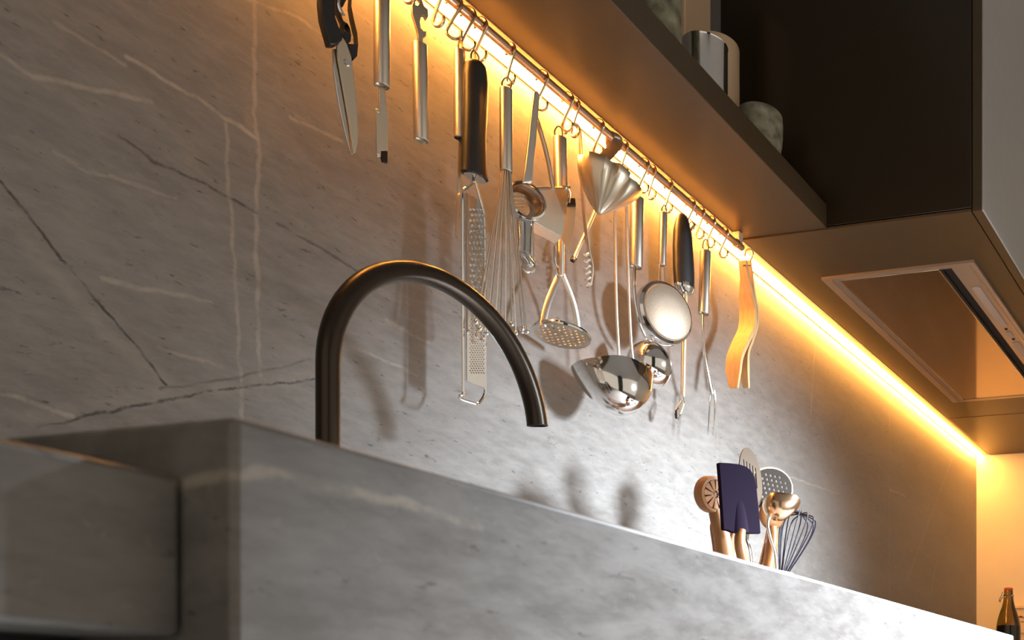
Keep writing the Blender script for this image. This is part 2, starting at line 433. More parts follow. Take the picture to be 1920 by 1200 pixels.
# extractor hood insert
rh = thing('range_hood', 'flat built-in extractor hood with bronze glass panel and black slot', 'hood', (2.07, 0.69, ZU-0.006))
zf = ZU-0.006
def hz(x0, x1, y0, y1, z0, z1): return box(x0, x1, y0, y1, z0, z1)
fr = solid([Vector((x, y, ZU-0.0028)) for x, y in ((1.690, 0.5417), (2.444, 0.5417), (2.444, 0.8405), (1.690, 0.8405))],
           [[Vector((x, y, ZU-0.0028)) for x, y in ((1.703, 0.5890), (2.428, 0.5890), (2.428, 0.811), (1.703, 0.811))]], (0, 0, 1), 0.0052)
obj('frame', fr, M['hoodframe'], rh, smooth=False)
obj('frame_rib', hz(1.694, 2.438, 0.8215, 0.8245, zf-0.0018, zf+0.0008), M['hoodframe'], rh, smooth=False)
obj('glass_panel', hz(1.705, 2.425, 0.6145, 0.8075, zf+0.0012, zf+0.009), M['glasspanel'], rh, bevel=0.0008)
obj('panel_edge', hz(1.705, 2.425, 0.6120, 0.6143, zf-0.0006, zf+0.008), M['steel'], rh, smooth=False)
obj('panel_edge', hz(1.705, 2.425, 0.8077, 0.8098, zf-0.0006, zf+0.008), M['steel'], rh, smooth=False)
obj('suction_slot', hz(1.7035, 2.4275, 0.5895, 0.6118, zf+0.010, zf+0.013), M['dark'], rh, smooth=False)
obj('housing', hz(1.702, 2.4325, 0.5525, 0.8305, ZU+0.016, ZU+0.12), M['dark'], rh, smooth=False)
def stad(x0, x1, yc, hw, z, m, name, t=0.0012):
    pts = []
    for k in range(9):
        q = math.pi/2+math.pi*k/8; pts.append((x0+hw+hw*math.cos(q), yc+hw*math.sin(q)))
    for k in range(9):
        q = -math.pi/2+math.pi*k/8; pts.append((x1-hw+hw*math.cos(q), yc+hw*math.sin(q)))
    return obj(name, solid([Vector((x, y, z)) for x, y in pts], [], (0, 0, 1), t), m, rh)
stad(1.785, 1.985, 0.5700, 0.0085, zf-0.0003, M['lamp_off'], 'hood_lamp')
stad(2.075, 2.275, 0.5700, 0.0085, zf-0.0003, M['lamp_off'], 'hood_lamp')
stad(2.014, 2.045, 0.5700, 0.0055, zf-0.0003, M['lamp_off'], 'display')
for x in (2.000, 2.058): stad(x-0.0035, x+0.0035, 0.5700, 0.0034, zf-0.0004, M['dark'], 'button')
obj('frame_rib', hz(1.700, 2.436, 0.5510, 0.5528, zf-0.0012, zf+0.0008), M['steel'], rh, smooth=False)

# LED strip
ls = thing('led_strip', 'glowing warm LED light strip along the top of the marble wall', 'light', (1.8, 0.93, ZU-0.006))
lx0 = 0.66
obj('profile', box(lx0, XE-0.0005, 0.9100, 0.9496, ZU+0.0012, ZU+0.0055), M['ledprofile'], ls, smooth=False)
obj('diffuser', box(lx0+0.002, XE-0.001, 0.9318, 0.9472, ZU-0.0020, ZU+0.0010), M['led'], ls, smooth=False)
obj('profile_lip', box(lx0, XE-0.0005, 0.9474, 0.9494, ZU-0.0030, ZU+0.0010), M['ledprofile'], ls, smooth=False)

# rail
YR, ZR, RR = 0.900, CAMZ+0.7925, 0.0055
rl = thing('utensil_rail', 'round steel hanging rail fixed under the shelf', 'rail', (1.0, YR, ZR))
obj('bar', tube([(0.50, YR, ZR), (1.0, YR, ZR), (1.512, YR, ZR)], RR, 20), M['rail'], rl)
for x in (0.56, 1.503):
    obj('bracket', box(x-0.006, x+0.006, YR-0.004, YR+0.009, ZR+0.003, zs-0.0002), M['ledprofile'], rl, bevel=0.001)
obj('end_ring', lathe((1.492, YR, ZR), (1, 0, 0), [(RR+0.0002, 0), (RR+0.0022, 0.0006), (RR+0.0022, 0.003), (RR+0.0002, 0.0036)], 18), M['wire'], rl)

# ------------------------------------------------------------------ S hooks
def railx(px):
    r = (px-CX)/F; return YR*(CA+SA*r)/(SA-CA*r)
WR = 0.0018; R1 = RR+WR+0.0003; R2 = 0.0070; HL = 0.0412
hp = []
for k in range(11):
    q = math.radians(205-(215)*k/10); hp.append((R1*math.cos(q), R1*math.sin(q)))
hp += [(R1*0.86, -R1*0.62), (0.0, -HL*0.42)]
for k in range(12):
    q = math.radians(168+(215)*k/11); hp.append((R2*math.cos(q), -(HL-R2)+R2*math.sin(q)))
hook_mesh = None
def hook(px, label, ang=0):
    global hook_mesh
    loc = (railx(px), YR, ZR)
    if hook_mesh is None:
        mb = tube(smooth_path([Vector((0, -h, v)) for h, v in hp], 3), WR, 8)
        o = obj('s_hook', mb, M['wire'], origin=(0, 0, 0)); hook_mesh = o.data
    else:
        o = bpy.data.objects.new('s_hook', hook_mesh); C.objects.link(o)
    o.location = loc; o.rotation_euler = (0, 0, math.radians(ang)); ROOT[o.name] = Vector(loc)
    return tag(o, label, 'hook', 'steel S hooks on the rail')
HK = [(711, 'steel S hook carrying the black-handled scissors', 0), (768, 'steel S hook carrying the swivel peeler', 0),
      (822, 'steel S hook carrying the bottle opener', 0), (851, 'empty steel S hook, topmost in the picture', 38),
      (877, 'steel S hook carrying the thin palette knife', 25), (901, 'steel S hook carrying the black-handled grater', 8),
      (957, 'steel S hook carrying the ball whisk', -12), (1016, 'steel S hook carrying the garlic press', 12),
      (1064, 'steel S hook carrying the potato masher', 8), (1078, 'steel S hook carrying the toothed tongs', -10),
      (1122, 'empty steel S hook just left of the pouring ladle strap', 6), (1169, 'steel S hook carrying the large gravy ladle', -8),
      (1207, 'steel S hook carrying the small round ladle', 10), (1222, 'empty steel S hook between the small ladle and the strainer', -10),
      (1253, 'steel S hook carrying the round strainer', -8), (1294, 'steel S hook carrying the black-handled melon baller', 10),
      (1313, 'empty steel S hook just right of the black-handled melon baller', -4), (1333, 'steel S hook carrying the two-tined fork', 0),
      (1357, 'empty steel S hook just right of the fork handle', 4), (1404, 'steel S hook carrying the wooden tongs, last on the rail', 2)]
for a in HK: hook(*a)

# ------------------------------------------------------------------ utensils on the rail
def ring(par, px, py0, py1, Y, wpx=11, px2=None):
    """wire hanger loop from the top of a handle (py1) up to py0"""
    px2 = px if px2 is None else px2
    pl = Plane(px, py1, Y, 25); h = wpx/2
    pts = [(px2-h*0.7, py1+3), (px-h, (py0+py1)/2), (px-h*0.55, py0+1), (px, py0-1), (px+h*0.55, py0+1), (px+h, (py0+py1)/2), (px2+h*0.7, py1+3)]
    return obj('hanging_ring', stube(path(pl, pts), 0.0011, 7, 4), M['wire'], par)
def tube_handle(par, x0, y0, x1, y1, wpx, Y, m='steel', Y1=None):
    a, b = W(x0, y0, Y), W(x1, y1, Y if Y1 is None else Y1); r = hrad(wpx, (x0+x1)/2, Y); L = (b-a).length
    prof = [(0, 0), (r*0.80, 0), (r*0.97, 0.0008), (r, 0.0020), (r, L-0.0016), (r*0.97, L-0.0004), (r*0.86, L), (r*0.80, L-0.003), (0, L-0.0035)]
    return obj('handle', lathe(a, b-a, prof, 28), M[m], par)

# scissors
Y = 0.893; pl = Plane(640, 100, Y, 22)
t = thing('kitchen_scissors', 'black-handled steel kitchen scissors hanging at the far left', 'scissors', pl.p(650, 290))
obj('handle', plate(pl, [(602,-70),(597,-30),(596,10),(599,38),(606,64),(613,88),(626,88),(637,80),(640,70),(632,58),(625,36),(624,4),(630,-30),(640,-55),(636,-76),(620,-84)], 0.011, [[(616,-58),(628,-52),(621,-30),(613,-26),(611,-40)]], off=0.001), M['blackplastic'], t, bevel=0.0016)
obj('handle', plate(pl, [(634,-48),(630,-5),(635,20),(643,40),(642,60),(646,74),(655,88),(657,104),(664,111),(669,106),(671,84),(669,62),(663,38),(658,12),(660,-20),(654,-52)], 0.010, [[(645,48),(650,44),(655,52),(658,66),(657,78),(652,83),(646,76),(645,62)], [(640,-30),(650,-30),(649,0),(643,12),(639,0)]], off=-0.004), M['blackplastic'], t, bevel=0.0014)
obj('blade', plate(pl, [(634,78),(640,73),(648,86),(656,110),(661,150),(667,205),(669,245),(668,272),(664,288),(660,290),(657,270),(652,235),(644,190),(637,150),(630,112),(628,90)], 0.0022, off=0.003), M['satin'], t, bevel=0.0005)
obj('blade', plate(pl, [(624,92),(634,90),(650,130),(660,200),(664,262),(661,290),(657,287),(648,255),(636,200),(630,165),(625,130)], 0.0022, off=-0.001), M['chrome'], t, bevel=0.0005)
obj('pivot_screw', lathe(pl.p(648, 121, 0.003), pl.n, [(0, 0.0028), (0.0026, 0.0026), (0.0032, 0.0016), (0.0032, 0)], 16), M['chrome'], t)
obj('latch', stube(path(pl, [(633, -20), (631, 5), (634, 20), (641, 33)], 0.004), 0.0018, 8), M['chrome'], t)

# swivel peeler
Y = 0.893; t = thing('vegetable_peeler', 'steel swivel peeler hanging second from the left', 'peeler', W(716, 306, Y))
tube_handle(t, 716, -62, 716, 162, 32, Y); ring(t, 716, -88, -62, Y)
pl = Plane(716, 200, Y, 20)
obj('blade_frame', plate(pl, [(709,160),(722,160),(723,196),(727,212),(727,255),(726,284),(712,284),(711,240),(710,200)], 0.0022), M['satin'], t, bevel=0.0006)
obj('blade', plate(pl, [(701,206),(710,206),(711,216),(711,296),(704,296),(702,222)], 0.0016, off=0.003), M['satin'], t, bevel=0.0004)
obj('tip', plate(pl, [(712,284),(726,284),(726,307),(716,304)], 0.003), M['faucet'], t, bevel=0.0005)
for y in (211, 290): obj('rivet', lathe(pl.p(706, y, 0.0036), pl.n, [(0, 0.0008), (0.0012, 0.0006), (0.0016, 0)], 10), M['chrome'], t)

# bottle opener
Y = 0.893; t = thing('bottle_opener', 'steel bottle opener with curved claw above a plain tube handle', 'opener', W(790, 270, Y))
tube_handle(t, 787, 82, 790, 264, 30, Y); pl = Plane(787, 60, Y, 25)
obj('claw', plate(pl, [(783,90),(783,66),(778,46),(772,28),(771,12),(776,0),(783,-5),(790,2),(794,13),(801,19),(802,32),(798,39),(794,31),(789,31),(786,42),(788,54),(793,60),(798,60),(798,69),(792,73),(791,90)], 0.004, [[(777,4),(783,0),(786,6),(783,12),(778,11)]]), M['satin'], t, bevel=0.0008)

# thin palette knife
Y = 0.900; t = thing('palette_knife', 'thin narrow blade under a steel tube handle beside the grater', 'knife', W(856, 446, Y))
tube_handle(t, 862, 94, 862, 260, 23, Y); ring(t, 863, 76, 94, Y, 8)
pl = Plane(862, 300, Y, 30)
obj('blade', plate(pl, [(860,255),(866,255),(866,290),(863,350),(860,400),(857,446),(854,440),(857,380),(859,310)], 0.0014), M['satin'], t)

# grater
Y = 0.888; pl = Plane(890, 400, Y, 8)
t = thing('hand_grater', 'long narrow steel grater with a thick black handle', 'grater', pl.p(888, 757))
hc_ = [(889,113,7),(891,124,15),(892,150,18),(891,200,18),(889,255,17.5),(889,300,19),(890,330,21)]
P_ = smooth_path([pl.p(x, y) for x, y, h in hc_], 5)
rs = lerp_radii([((pl.p(x+h, y)-pl.p(x-h, y)).length/2, 0.010 if i else 0.005) for i, (x, y, h) in enumerate(hc_)], len(P_))
obj('handle', tube(P_, rs, 24, up=pl.n), M['blackplastic'], t)
obj('ferrule', tube([pl.p(890, 329), pl.p(890, 334)], [(rs[-1][0]*0.8, 0.0078)]*2, 20, up=pl.n), M['chrome'], t)
obj('hanging_ring', stube(path(pl, [(885,118),(883,106),(885,98),(889,95),(894,100),(898,110),(895,122)]), 0.0012, 7), M['wire'], t)
obj('frame', stube(path(pl, [(888,333),(886,342),(873,353),(869,362),(868.5,420),(868.5,600),(869,730),(863,741),(864,748),(885,755),(894,757),(901,752),(909,736),(910,700),(910,500),(909,412),(903,382),(893,345),(891,333)]), 0.0015, 8, 5), M['chrome'], t)
sheet = obj('blade', plate(pl, [(873.5,362),(890,370),(901,381),(907,402),(908.5,500),(908.5,727),(890,721),(875,714)], 0.0012), M['chrome'], t)
mb = MB()
def tooth(x, y, s):
    c = pl.p(x, y, 0.0006); e = pl.e*s; z = Vector((0, 0, s))
    mb.add([c-e, c-z*1.1, c+e, c+z*0.7, c+pl.n*s*1.0-z*0.5], [(0,1,4),(1,2,4),(2,3,4),(3,0,4)])
for j in range(15):
    for i in range(4):
        tooth(884+i*6.6+(3.3 if j % 2 else 0)-2, 392+j*10.4, 0.0021)
for j in range(36):
    for i in range(6):
        tooth(881+i*4.6+(2.3 if j % 2 else 0), 552+j*4.2, 0.0012)
te = obj('teeth', mb, M['chrome'], t, smooth=False); te['kind'] = 'stuff'

# ball whisk
Y = 0.856; t = thing('ball_whisk', 'steel ball whisk with a spray of straight wires behind the faucet', 'whisk', W(945, 628, Y))
tube_handle(t, 949, 166, 949, 322, 25, Y); ring(t, 950, 147, 166, Y, 18)
a = W(949, 318, Y); b = W(943, 612, Y)
for k in range(14):
    q = 2*math.pi*k/14+0.2
    e = Vector((math.cos(q), math.sin(q), 0)); R = 0.0245+0.002*math.sin(3*q)
    s = a+e*0.0042; m1 = a.lerp(b, 0.3)+e*0.010; en = b+e*R+Vector((0, 0, 0.004*math.cos(2*q)))
    wo = obj('wire', stube([s, m1, en], 0.0008, 6, 4), M['steel'], t)
    obj('ball_tip', ball(en-Vector((0, 0, 0.0015)), 0.0027, seg=8), M['chrome'], wo)

# garlic press
Y = 0.862; pl = Plane(985, 380, Y, 32)
t = thing('garlic_press', 'steel garlic press with a round perforated basket between two thin arms', 'garlic press', pl.p(985, 512))
obj('arm', plate(pl, [(997,178),(1004,176),(1008,184),(1005,225),(1000,280),(994,348),(975,348),(980,320),(986,270),(992,215)], 0.006, off=0.006), M['steel'], t, bevel=0.0014)
obj('arm', stube(path(pl, [(1005,186),(1005,210),(1013,236),(1024,275),(1032,310),(1039,352)], -0.004), [(0.0022, 0.004)]*6, 8, 5, up=pl.n), M['steel'], t)
o_ = pl.p(985, 379); Rg = (pl.p(985, 344)-pl.p(985, 414)).length/2
obj('ring', lathe(o_+pl.n*0.002, pl.n, [(Rg*0.84, -0.004), (Rg*0.98, -0.005), (Rg*1.0, 0), (Rg*0.97, 0.005), (Rg*0.88, 0.006), (Rg*0.82, 0.003), (Rg*0.84, -0.004)], 40), M['chrome'], t)
obj('basket', lathe(o_, pl.n, [(Rg*0.84, 0.002), (Rg*0.80, -0.012), (Rg*0.76, -0.016), (Rg*0.45, -0.017)], 36), M['copper'], t)
mb = MB()
for j in range(6):
    for i in range(8):
        x = 966+i*3.2; y = 358+j*6.5
        if (x-985)**2+(y-379)**2 < 24**2: ball(pl.p(x, y, -0.0125), 0.0008, mb, 6)
g_ = obj('perforation', mb, M['chrome'], t); g_['kind'] = 'stuff'
obj('neck', plate(pl, [(969,408),(1000,412),(997,428),(973,428)], 0.009), M['chrome'], t, bevel=0.002)
obj('plunger_arm', stube(path(pl, [(984,420),(984,445),(983,474)]), [(0.0082, 0.006), (0.0072, 0.006), (0.0070, 0.006)], 16, 4, up=pl.n), M['chrome'], t)
obj('side_bar', stube(path(pl, [(998,415),(999,450),(1000,480),(1004,495)], -0.002), 0.0018, 8), M['chrome'], t)
obj('pivot', stube(path(pl, [(976,477),(982,485),(990,496),(995,503)], 0.004), [0.004, 0.0056, 0.0058, 0.0045], 14, 4), M['chrome'], t)
obj('pivot_loop', stube(path(pl, [(973,482),(978,500),(990,511),(1001,507),(1004,496)], 0.0), 0.0013, 8), M['chrome'], t)

# sheet steel slicer
Y = 0.884; pl = Plane(1035, 380, Y, 6)
t = thing('cheese_slicer', 'bent satin steel sheet slicer hanging behind the garlic press', 'slicer', pl.p(1040, 462))
obj('front_plate', plate(pl, [(1003,354),(1066,351),(1064,376),(1060,402),(1053,443),(1002,416)], 0.0016), M['satin'], t, smooth=False)
obj('top_flange', stube(path(pl, [(1001,354),(1035,352.5),(1068,351)]), 0.0022, 8), M['chrome'], t)
b0, b1 = pl.p(1002, 416), pl.p(1053, 443); bk = Vector((0.002, 0.011, -0.006))
mb = MB(); mb.add([b0, b1, b1+bk, b0+bk]+[v-Vector((0, 0, 0.0012)) for v in (b0, b1, b1+bk, b0+bk)], [(0,1,2,3),(4,7,6,5),(0,4,5,1),(1,5,6,2),(2,6,7,3),(3,7,4,0)])
obj('bottom_fold', mb, M['steel'], t, smooth=False)
p2 = Plane(1066, 420, Y+0.004, 50)
obj('side_wing', plate(p2, [(1063,388),(1080,388),(1078,412),(1074,442),(1067,474),(1052,446),(1057,420)], 0.0014), M['satin'], t, smooth=False)
obj('wing_stop', plate(p2, [(1062,372),(1079,373),(1080,387),(1061,387)], 0.006), M['faucet'], t, bevel=0.001)
obj('hanging_wire', stube(path(pl, [(1060,351),(1066,362),(1065,380)], 0.002), 0.001, 6), M['chrome'], t)

# potato masher
Y = 0.904; t = thing('potato_masher', 'steel potato masher with a round perforated foot', 'masher', W(1053, 655, Y))
tube_handle(t, 1050, 258, 1052, 362, 27, Y); ring(t, 1047, 238, 258, Y, 15, 1049)
obj('shaft', tube([W(1052, 358, Y), W(1051, 440, Y), W(1051, 518, Y)], [0.0040, 0.0046, 0.0046], 14), M['steel'], t)
obj('yoke_clip', stube([W(1040, 462, Y), W(1041, 492, Y), W(1048, 505, Y), W(1043, 512, Y), W(1050, 520, Y)], 0.0015, 7), M['chrome'], t)
zc = W(1053, 629, Y)
vdir = Vector((CA, SA, 0)); tilt = Matrix.Rotation(math.radians(-7), 3, Vector((SA, -CA, 0)))
axd = tilt @ Vector((0, 0, 1)); e0, g0, a0 = frame(axd); Rm = 0.0335
out = [zc+e0*(Rm*math.cos(2*math.pi*k/48))+g0*(Rm*math.sin(2*math.pi*k/48)) for k in range(48)]
holes = []
for j in range(-4, 5):
    for i in range(-4, 5):
        u, v = i*0.0074+(0.0037 if j % 2 else 0), j*0.0064
        if math.hypot(u, v) < Rm*0.86: holes.append([zc+e0*(u+0.0026*math.cos(2*math.pi*k/8))+g0*(v+0.0017*math.sin(2*math.pi*k/8)) for k in range(8)])
foot = obj('foot_plate', solid(out, holes, a0, 0.0016), M['steel'], t, smooth=False)
obj('rim', lathe(zc, a0, [(Rm-0.001, -0.0008), (Rm+0.0008, -0.001), (Rm+0.0016, 0.001), (Rm+0.0008, 0.0034), (Rm-0.0004, 0.0034), (Rm-0.001, -0.0008)], 48), M['chrome'], foot)
for pts in ([(1050,514),(1040,536),(1028,566),(1021,592),(1018,612)], [(1053,514),(1064,540),(1075,570),(1081,598),(1083,619)]):
    obj('yoke_arm', stube([W(x, y, Y) for x, y in pts], [(0.0016, 0.0038)]*5, 10, 5, up=(0.75, -0.6, 0)), M['steel'], t)
obj('yoke_foot', tube([W(1017, 608, Y), W(1046, 611, Y)], [(0.0010, 0.0035)]*2, 8, up=(0, 1, 0)), M['steel'], t)

# toothed tongs
Y = 0.903; pl = Plane(1090, 400, Y, 25)
t = thing('serving_tongs', 'slim steel tongs with a curled top and one toothed end', 'tongs', pl.p(1105, 540))
obj('arm', stube(path(pl, [(1061,250),(1064,240),(1072,233),(1081,235),(1087,248),(1089,285),(1091,345),(1096,410),(1103,468),(1110,502),(1107,530),(1102,538)]), [(0.0016, 0.0042)]*12, 10, 5, up=pl.n), M['steel'], t)
obj('arm', stube(path(pl, [(1122,388),(1112,412),(1098,442),(1086,468),(1079,485)], -0.006), [(0.0026, 0.0034)]*5, 10, 5, up=pl.n), M['steel'], t)
obj('arm_tip', stube(path(pl, [(1081,481),(1077,487)], -0.006), [0.0034, 0.003], 10), M['faucet'], t)
for i, y in enumerate((478, 490, 502, 513, 524, 534)):
    obj('tooth', stube(path(pl, [(1105+i*0.6, y-2), (1099, y+1), (1093+i, y-1)], 0.001), [0.0022, 0.0019, 0.0012], 7, 3), M['steel'], t)

# pouring ladle with strap
Y = 0.838; pl = Plane(1140, 330, Y, 10)
t = thing('pouring_ladle', 'dark steel pouring funnel ladle hooked over the rail by a flat strap', 'ladle', pl.p(1122, 402))
xs = railx(1150); zt_ = ZR+RR+0.0022
bt = pl.p(1121, 303, 0.0)
sp = [Vector((xs+0.004, YR+0.008, ZR-0.012)), Vector((xs+0.003, YR+0.0085, ZR)), Vector((xs+0.001, YR+0.004, zt_-0.0008)), Vector((xs, YR-0.001, zt_)), Vector((xs-0.002, YR-0.008, ZR+0.001)), Vector((xs-0.006, YR-0.011, ZR-0.012)), bt.lerp(Vector((xs, YR-0.012, ZR-0.012)), 0.35), bt]
obj('strap', stube(sp, [(0.0009, 0.0068)]*8, 8, 5, up=(0.86, -0.25, 0.1)), M['satin'], t)
rc = pl.p(1138, 325); bc = pl.p(1123, 401); axd = bc-rc; H = axd.length; Rf = 0.0365
def lip(q, i, r, h):
    k = max(0, math.cos(q))**5; k2 = max(0, -math.cos(q))**14
    wgt = max(0, 1-h/H)
    return r*(1+0.42*k*wgt+0.12*k2*wgt)*(1-0.10*abs(math.sin(q))*wgt)-0.006*wgt*max(0, math.cos(q*6))*(1-k), h-0.006*k*wgt
prof = [(Rf*0.955, 0.0008), (Rf*0.985, 0), (Rf*1.0, 0.001), (Rf*0.95, H*0.16), (Rf*0.82, H*0.36), (Rf*0.63, H*0.56), (Rf*0.41, H*0.76), (Rf*0.20, H*0.91), (Rf*0.09, H*0.99), (0, H)]
prof = [(Rf*0.05, H*0.94), (Rf*0.36, H*0.74), (Rf*0.78, H*0.36), (Rf*0.91, H*0.12)]+prof
obj('bowl', lathe(rc, axd, prof, 48, warp=lip, ref=pl.p(1187, 354)-rc), M['satin'], t)

# large gravy ladle
Y = 0.884; pl = Plane(1150, 700, Y, 14)
t = thing('gravy_ladle', 'large polished gravy ladle with pouring lips and two long wire stems', 'ladle', pl.p(1150, 781))
obj('stem', stube(path(pl, [(1166,322),(1158,345),(1153,390),(1154,480),(1156,580),(1159,640),(1161,682)]), 0.0020, 8), M['steel'], t)
obj('stem', stube(path(pl, [(1168,322),(1172,345),(1174,390),(1177,480),(1180,580),(1184,650),(1189,692)]), 0.0020, 8), M['steel'], t)
obj('stem_loop', stube(path(pl, [(1167,330),(1163,322),(1165,315),(1170,316),(1171,324),(1168,331)]), 0.0013, 7), M['wire'], t)
rc = pl.p(1150, 700); H = 0.060; Rl = 0.043
def lip2(q, i, r, h):
    wgt = max(0, 1-h/H)**0.7; k = abs(math.cos(q))**6; kp = max(0, -math.cos(q))**8
    return r*(1+0.26*k*wgt)*(1-0.12*abs(math.sin(q))*wgt), h-0.003*kp*wgt
outp = [(Rl*1.0, 0.0), (Rl*0.985, H*0.16), (Rl*0.94, H*0.34), (Rl*0.85, H*0.54), (Rl*0.70, H*0.73), (Rl*0.48, H*0.89), (Rl*0.22, H*0.978), (0, H)]
inp = [(r*0.965, h-0.0015 if h > 0 else h) for r, h in outp][::-1]
obj('bowl', lathe(rc, (-0.12, -0.38, -0.90), inp+outp, 56, warp=lip2, ref=(0.80, -0.55, 0)), M['chrome'], t)

# small ladle
Y = 0.893; t = thing('soup_ladle', 'small round polished ladle behind the large gravy ladle', 'ladle', W(1212, 726, Y))
tube_handle(t, 1195, 371, 1192, 502, 26, Y); ring(t, 1190, 349, 371, Y, 13, 1194)
obj('neck', stube([W(x, y, Y) for x, y in [(1190,500),(1189,540),(1192,572),(1200,606),(1212,634),(1224,652)]], [(0.0022, 0.0034)]*6, 10, 6, up=(-0.8, -0.5, 0)), M['chrome'], t)
bcn = W(1218, 684, Y); Rb = 0.0325
axd = Vector((0.80, 0.10, 0.30))
pr = [(Rb*math.cos(q), -Rb*math.sin(q)*0.95) for q in [math.radians(x) for x in range(0, 90, 8)]]+[(0, -Rb*0.95)]
inn = [(r*0.96, h*0.96) for r, h in pr][::-1]
obj('bowl', lathe(bcn, axd, inn+[(Rb*1.02, 0.0008)]+pr, 44), M['chrome'], t)

# strainer
Y = 0.884; t = thing('fine_strainer', 'round fine mesh strainer with a short steel tube handle', 'strainer', W(1250, 648, Y))
tube_handle(t, 1244, 399, 1241, 498, 15, Y+0.004); ring(t, 1245, 386, 400, Y+0.004, 9)
pl = Plane(1247, 588, Y, 20)
for pts in ([(1237,494),(1236,514),(1235,534)], [(1245,494),(1246,514),(1247,534)]):
    obj('wire', stube(path(pl, pts), 0.0011, 7), M['chrome'], t)
cc = pl.p(1247, 587); Rs = (pl.p(1247, 530)-pl.p(1247, 644)).length/2
obj('rim', lathe(cc, pl.n, [(Rs*0.86, 0.004), (Rs*0.90, 0.006), (Rs*0.985, 0.0035), (Rs, -0.002), (Rs*0.985, -0.007), (Rs*0.90, -0.006), (Rs*0.86, 0.004)], 48), M['chrome'], t)
obj('mesh_bowl', lathe(cc, pl.n, [(Rs*0.89, 0.002), (Rs*0.86, 0.008), (Rs*0.72, 0.0105), (Rs*0.4, 0.0125), (0, 0.013)], 44), M['mesh'], t)
obj('rest_loop', stube(path(pl, [(1222,626),(1228,638),(1240,646),(1255,648),(1269,643),(1279,628)], -0.004), 0.0013, 7), M['chrome'], t)

# melon baller
Y = 0.905; t = thing('melon_baller', 'black-handled melon baller hanging behind the strainer', 'melon baller', W(1270, 786, Y))
pl = Plane(1282, 470, Y, 20)
hp_ = [(1280,402,5),(1280,412,10),(1280,435,14.5),(1281,470,17),(1282,510,17.5),(1283,536,16.5)]
P_ = smooth_path([pl.p(x, y) for x, y, h in hp_], 5)
rs = lerp_radii([((pl.p(x+h, y)-pl.p(x-h, y)).length/2, 0.0035+0.0075*min(1, i/2)) for i, (x, y, h) in enumerate(hp_)], len(P_))
obj('handle', tube(P_, rs, 22, up=pl.n), M['blackplastic'], t)
obj('ferrule', stube([pl.p(1283, 532), pl.p(1284, 540), pl.p(1285, 550)], [(rs[-1][0]*1.0, 0.0112), (rs[-1][0]*1.02, 0.0112), (rs[-1][0]*0.7, 0.008)], 20, 4, up=pl.n), M['chrome'], t)
obj('hanging_loop', stube(path(pl, [(1292,420),(1297,415),(1300,421),(1295,428),(1290,426)]), 0.0010, 6), M['wire'], t)
obj('shaft', tube(path(pl, [(1284,546),(1282,640),(1280,744)]), [0.0037]*3, 12), M['steel'], t)
obj('scoop_rim', stube(path(pl, [(1279,738),(1282,748),(1283,758),(1278,774),(1271,786),(1266,782),(1267,770),(1273,760),(1279,750)]), 0.0013, 7), M['chrome'], t)
obj('scoop', plate(pl, [(1265,770),(1270,764),(1273,770),(1271,785),(1266,786)], 0.004, off=0.002), M['faucet'], t, bevel=0.001)

# fork
Y = 0.893; t = thing('carving_fork', 'two-tined steel fork with a tube handle', 'fork', W(1333, 815, Y))
tube_handle(t, 1323, 471, 1319, 589, 21.5, Y); ring(t, 1323, 450, 471, Y, 11)
obj('shaft', stube([W(x, y, Y) for x, y in [(1318,584),(1318,625),(1321,665),(1328,705),(1335,738)]], [(0.0024, 0.0024), (0.0022, 0.0022), (0.0024, 0.0022), (0.0032, 0.002), (0.0046, 0.0018)], 10, 6, up=(-0.5, -0.85, 0)), M['chrome'], t)
for pts in ([(1333,732),(1331,760),(1329,790),(1327,815)], [(1338,732),(1341,752),(1340,780),(1336,816)]):
    obj('tine', stube([W(x, y, Y) for x, y in pts], [0.0021, 0.0017, 0.0013, 0.0005], 8, 5), M['chrome'], t)

# wooden tongs: two bent laths joined at the top
Y = 0.880; t = thing('wooden_tongs', 'wooden tongs of two bent laths hanging at the end of the rail', 'tongs', W(1392, 730, Y))
def lath(pts, th, depth, name):
    P = smooth_path([W(x, y, Y) for x, y in pts], 6); n = len(P); mb = MB(); vs = []; fs = []
    T = lerp_radii(th, n); D = lerp_radii(depth, n)
    for i in range(n):
        tg = (P[min(i+1, n-1)]-P[max(i-1, 0)]); nx = Vector((tg.z, 0, -tg.x)).normalized()
        for u, v in ((-1, 0), (1, 0), (1, 1), (-1, 1)):
            vs.append(P[i]+nx*(u*T[i]/2)+Vector((0, D[i][1] if v else -D[i][0], 0)))
    for i in range(n-1):
        for k in range(4):
            l = (k+1) % 4; fs.append((i*4+k, i*4+l, i*4+4+l, i*4+4+k))
    fs += [(3, 2, 1, 0), tuple((n-1)*4+k for k in range(4))]
    mb.add(vs, fs); return obj(name, mb, M['wood'], t, bevel=0.0008, autosmooth=30)
lath([(1396,488),(1401,520),(1408,555),(1413,585),(1411,615),(1400,640),(1388,668),(1384,695),(1381,728)], [0.0065]*4+[0.0068]*3+[0.006, 0.003], [(0.004, 0.010), (0.004, 0.012), (0.005, 0.022), (0.005, 0.026), (0.005, 0.026), (0.005, 0.026), (0.005, 0.024), (0.005, 0.022), (0.003, 0.012)], 'lath')
lath([(1404,488),(1408,520),(1413,555),(1417,585),(1416,610),(1407,640),(1400,660),(1399,690),(1402,728)], [0.005]*4+[0.0055]*3+[0.007, 0.004], [(0.004, 0.008), (0.004, 0.010), (0.004, 0.016), (0.005, 0.018), (0.005, 0.018), (0.005, 0.016), (0.005, 0.012), (0.005, 0.012), (0.003, 0.008)], 'lath')
obj('top_pin', tube([W(1394, 498, Y-0.002), W(1407, 498, Y-0.002)], 0.0014, 8), M['wire'], t)

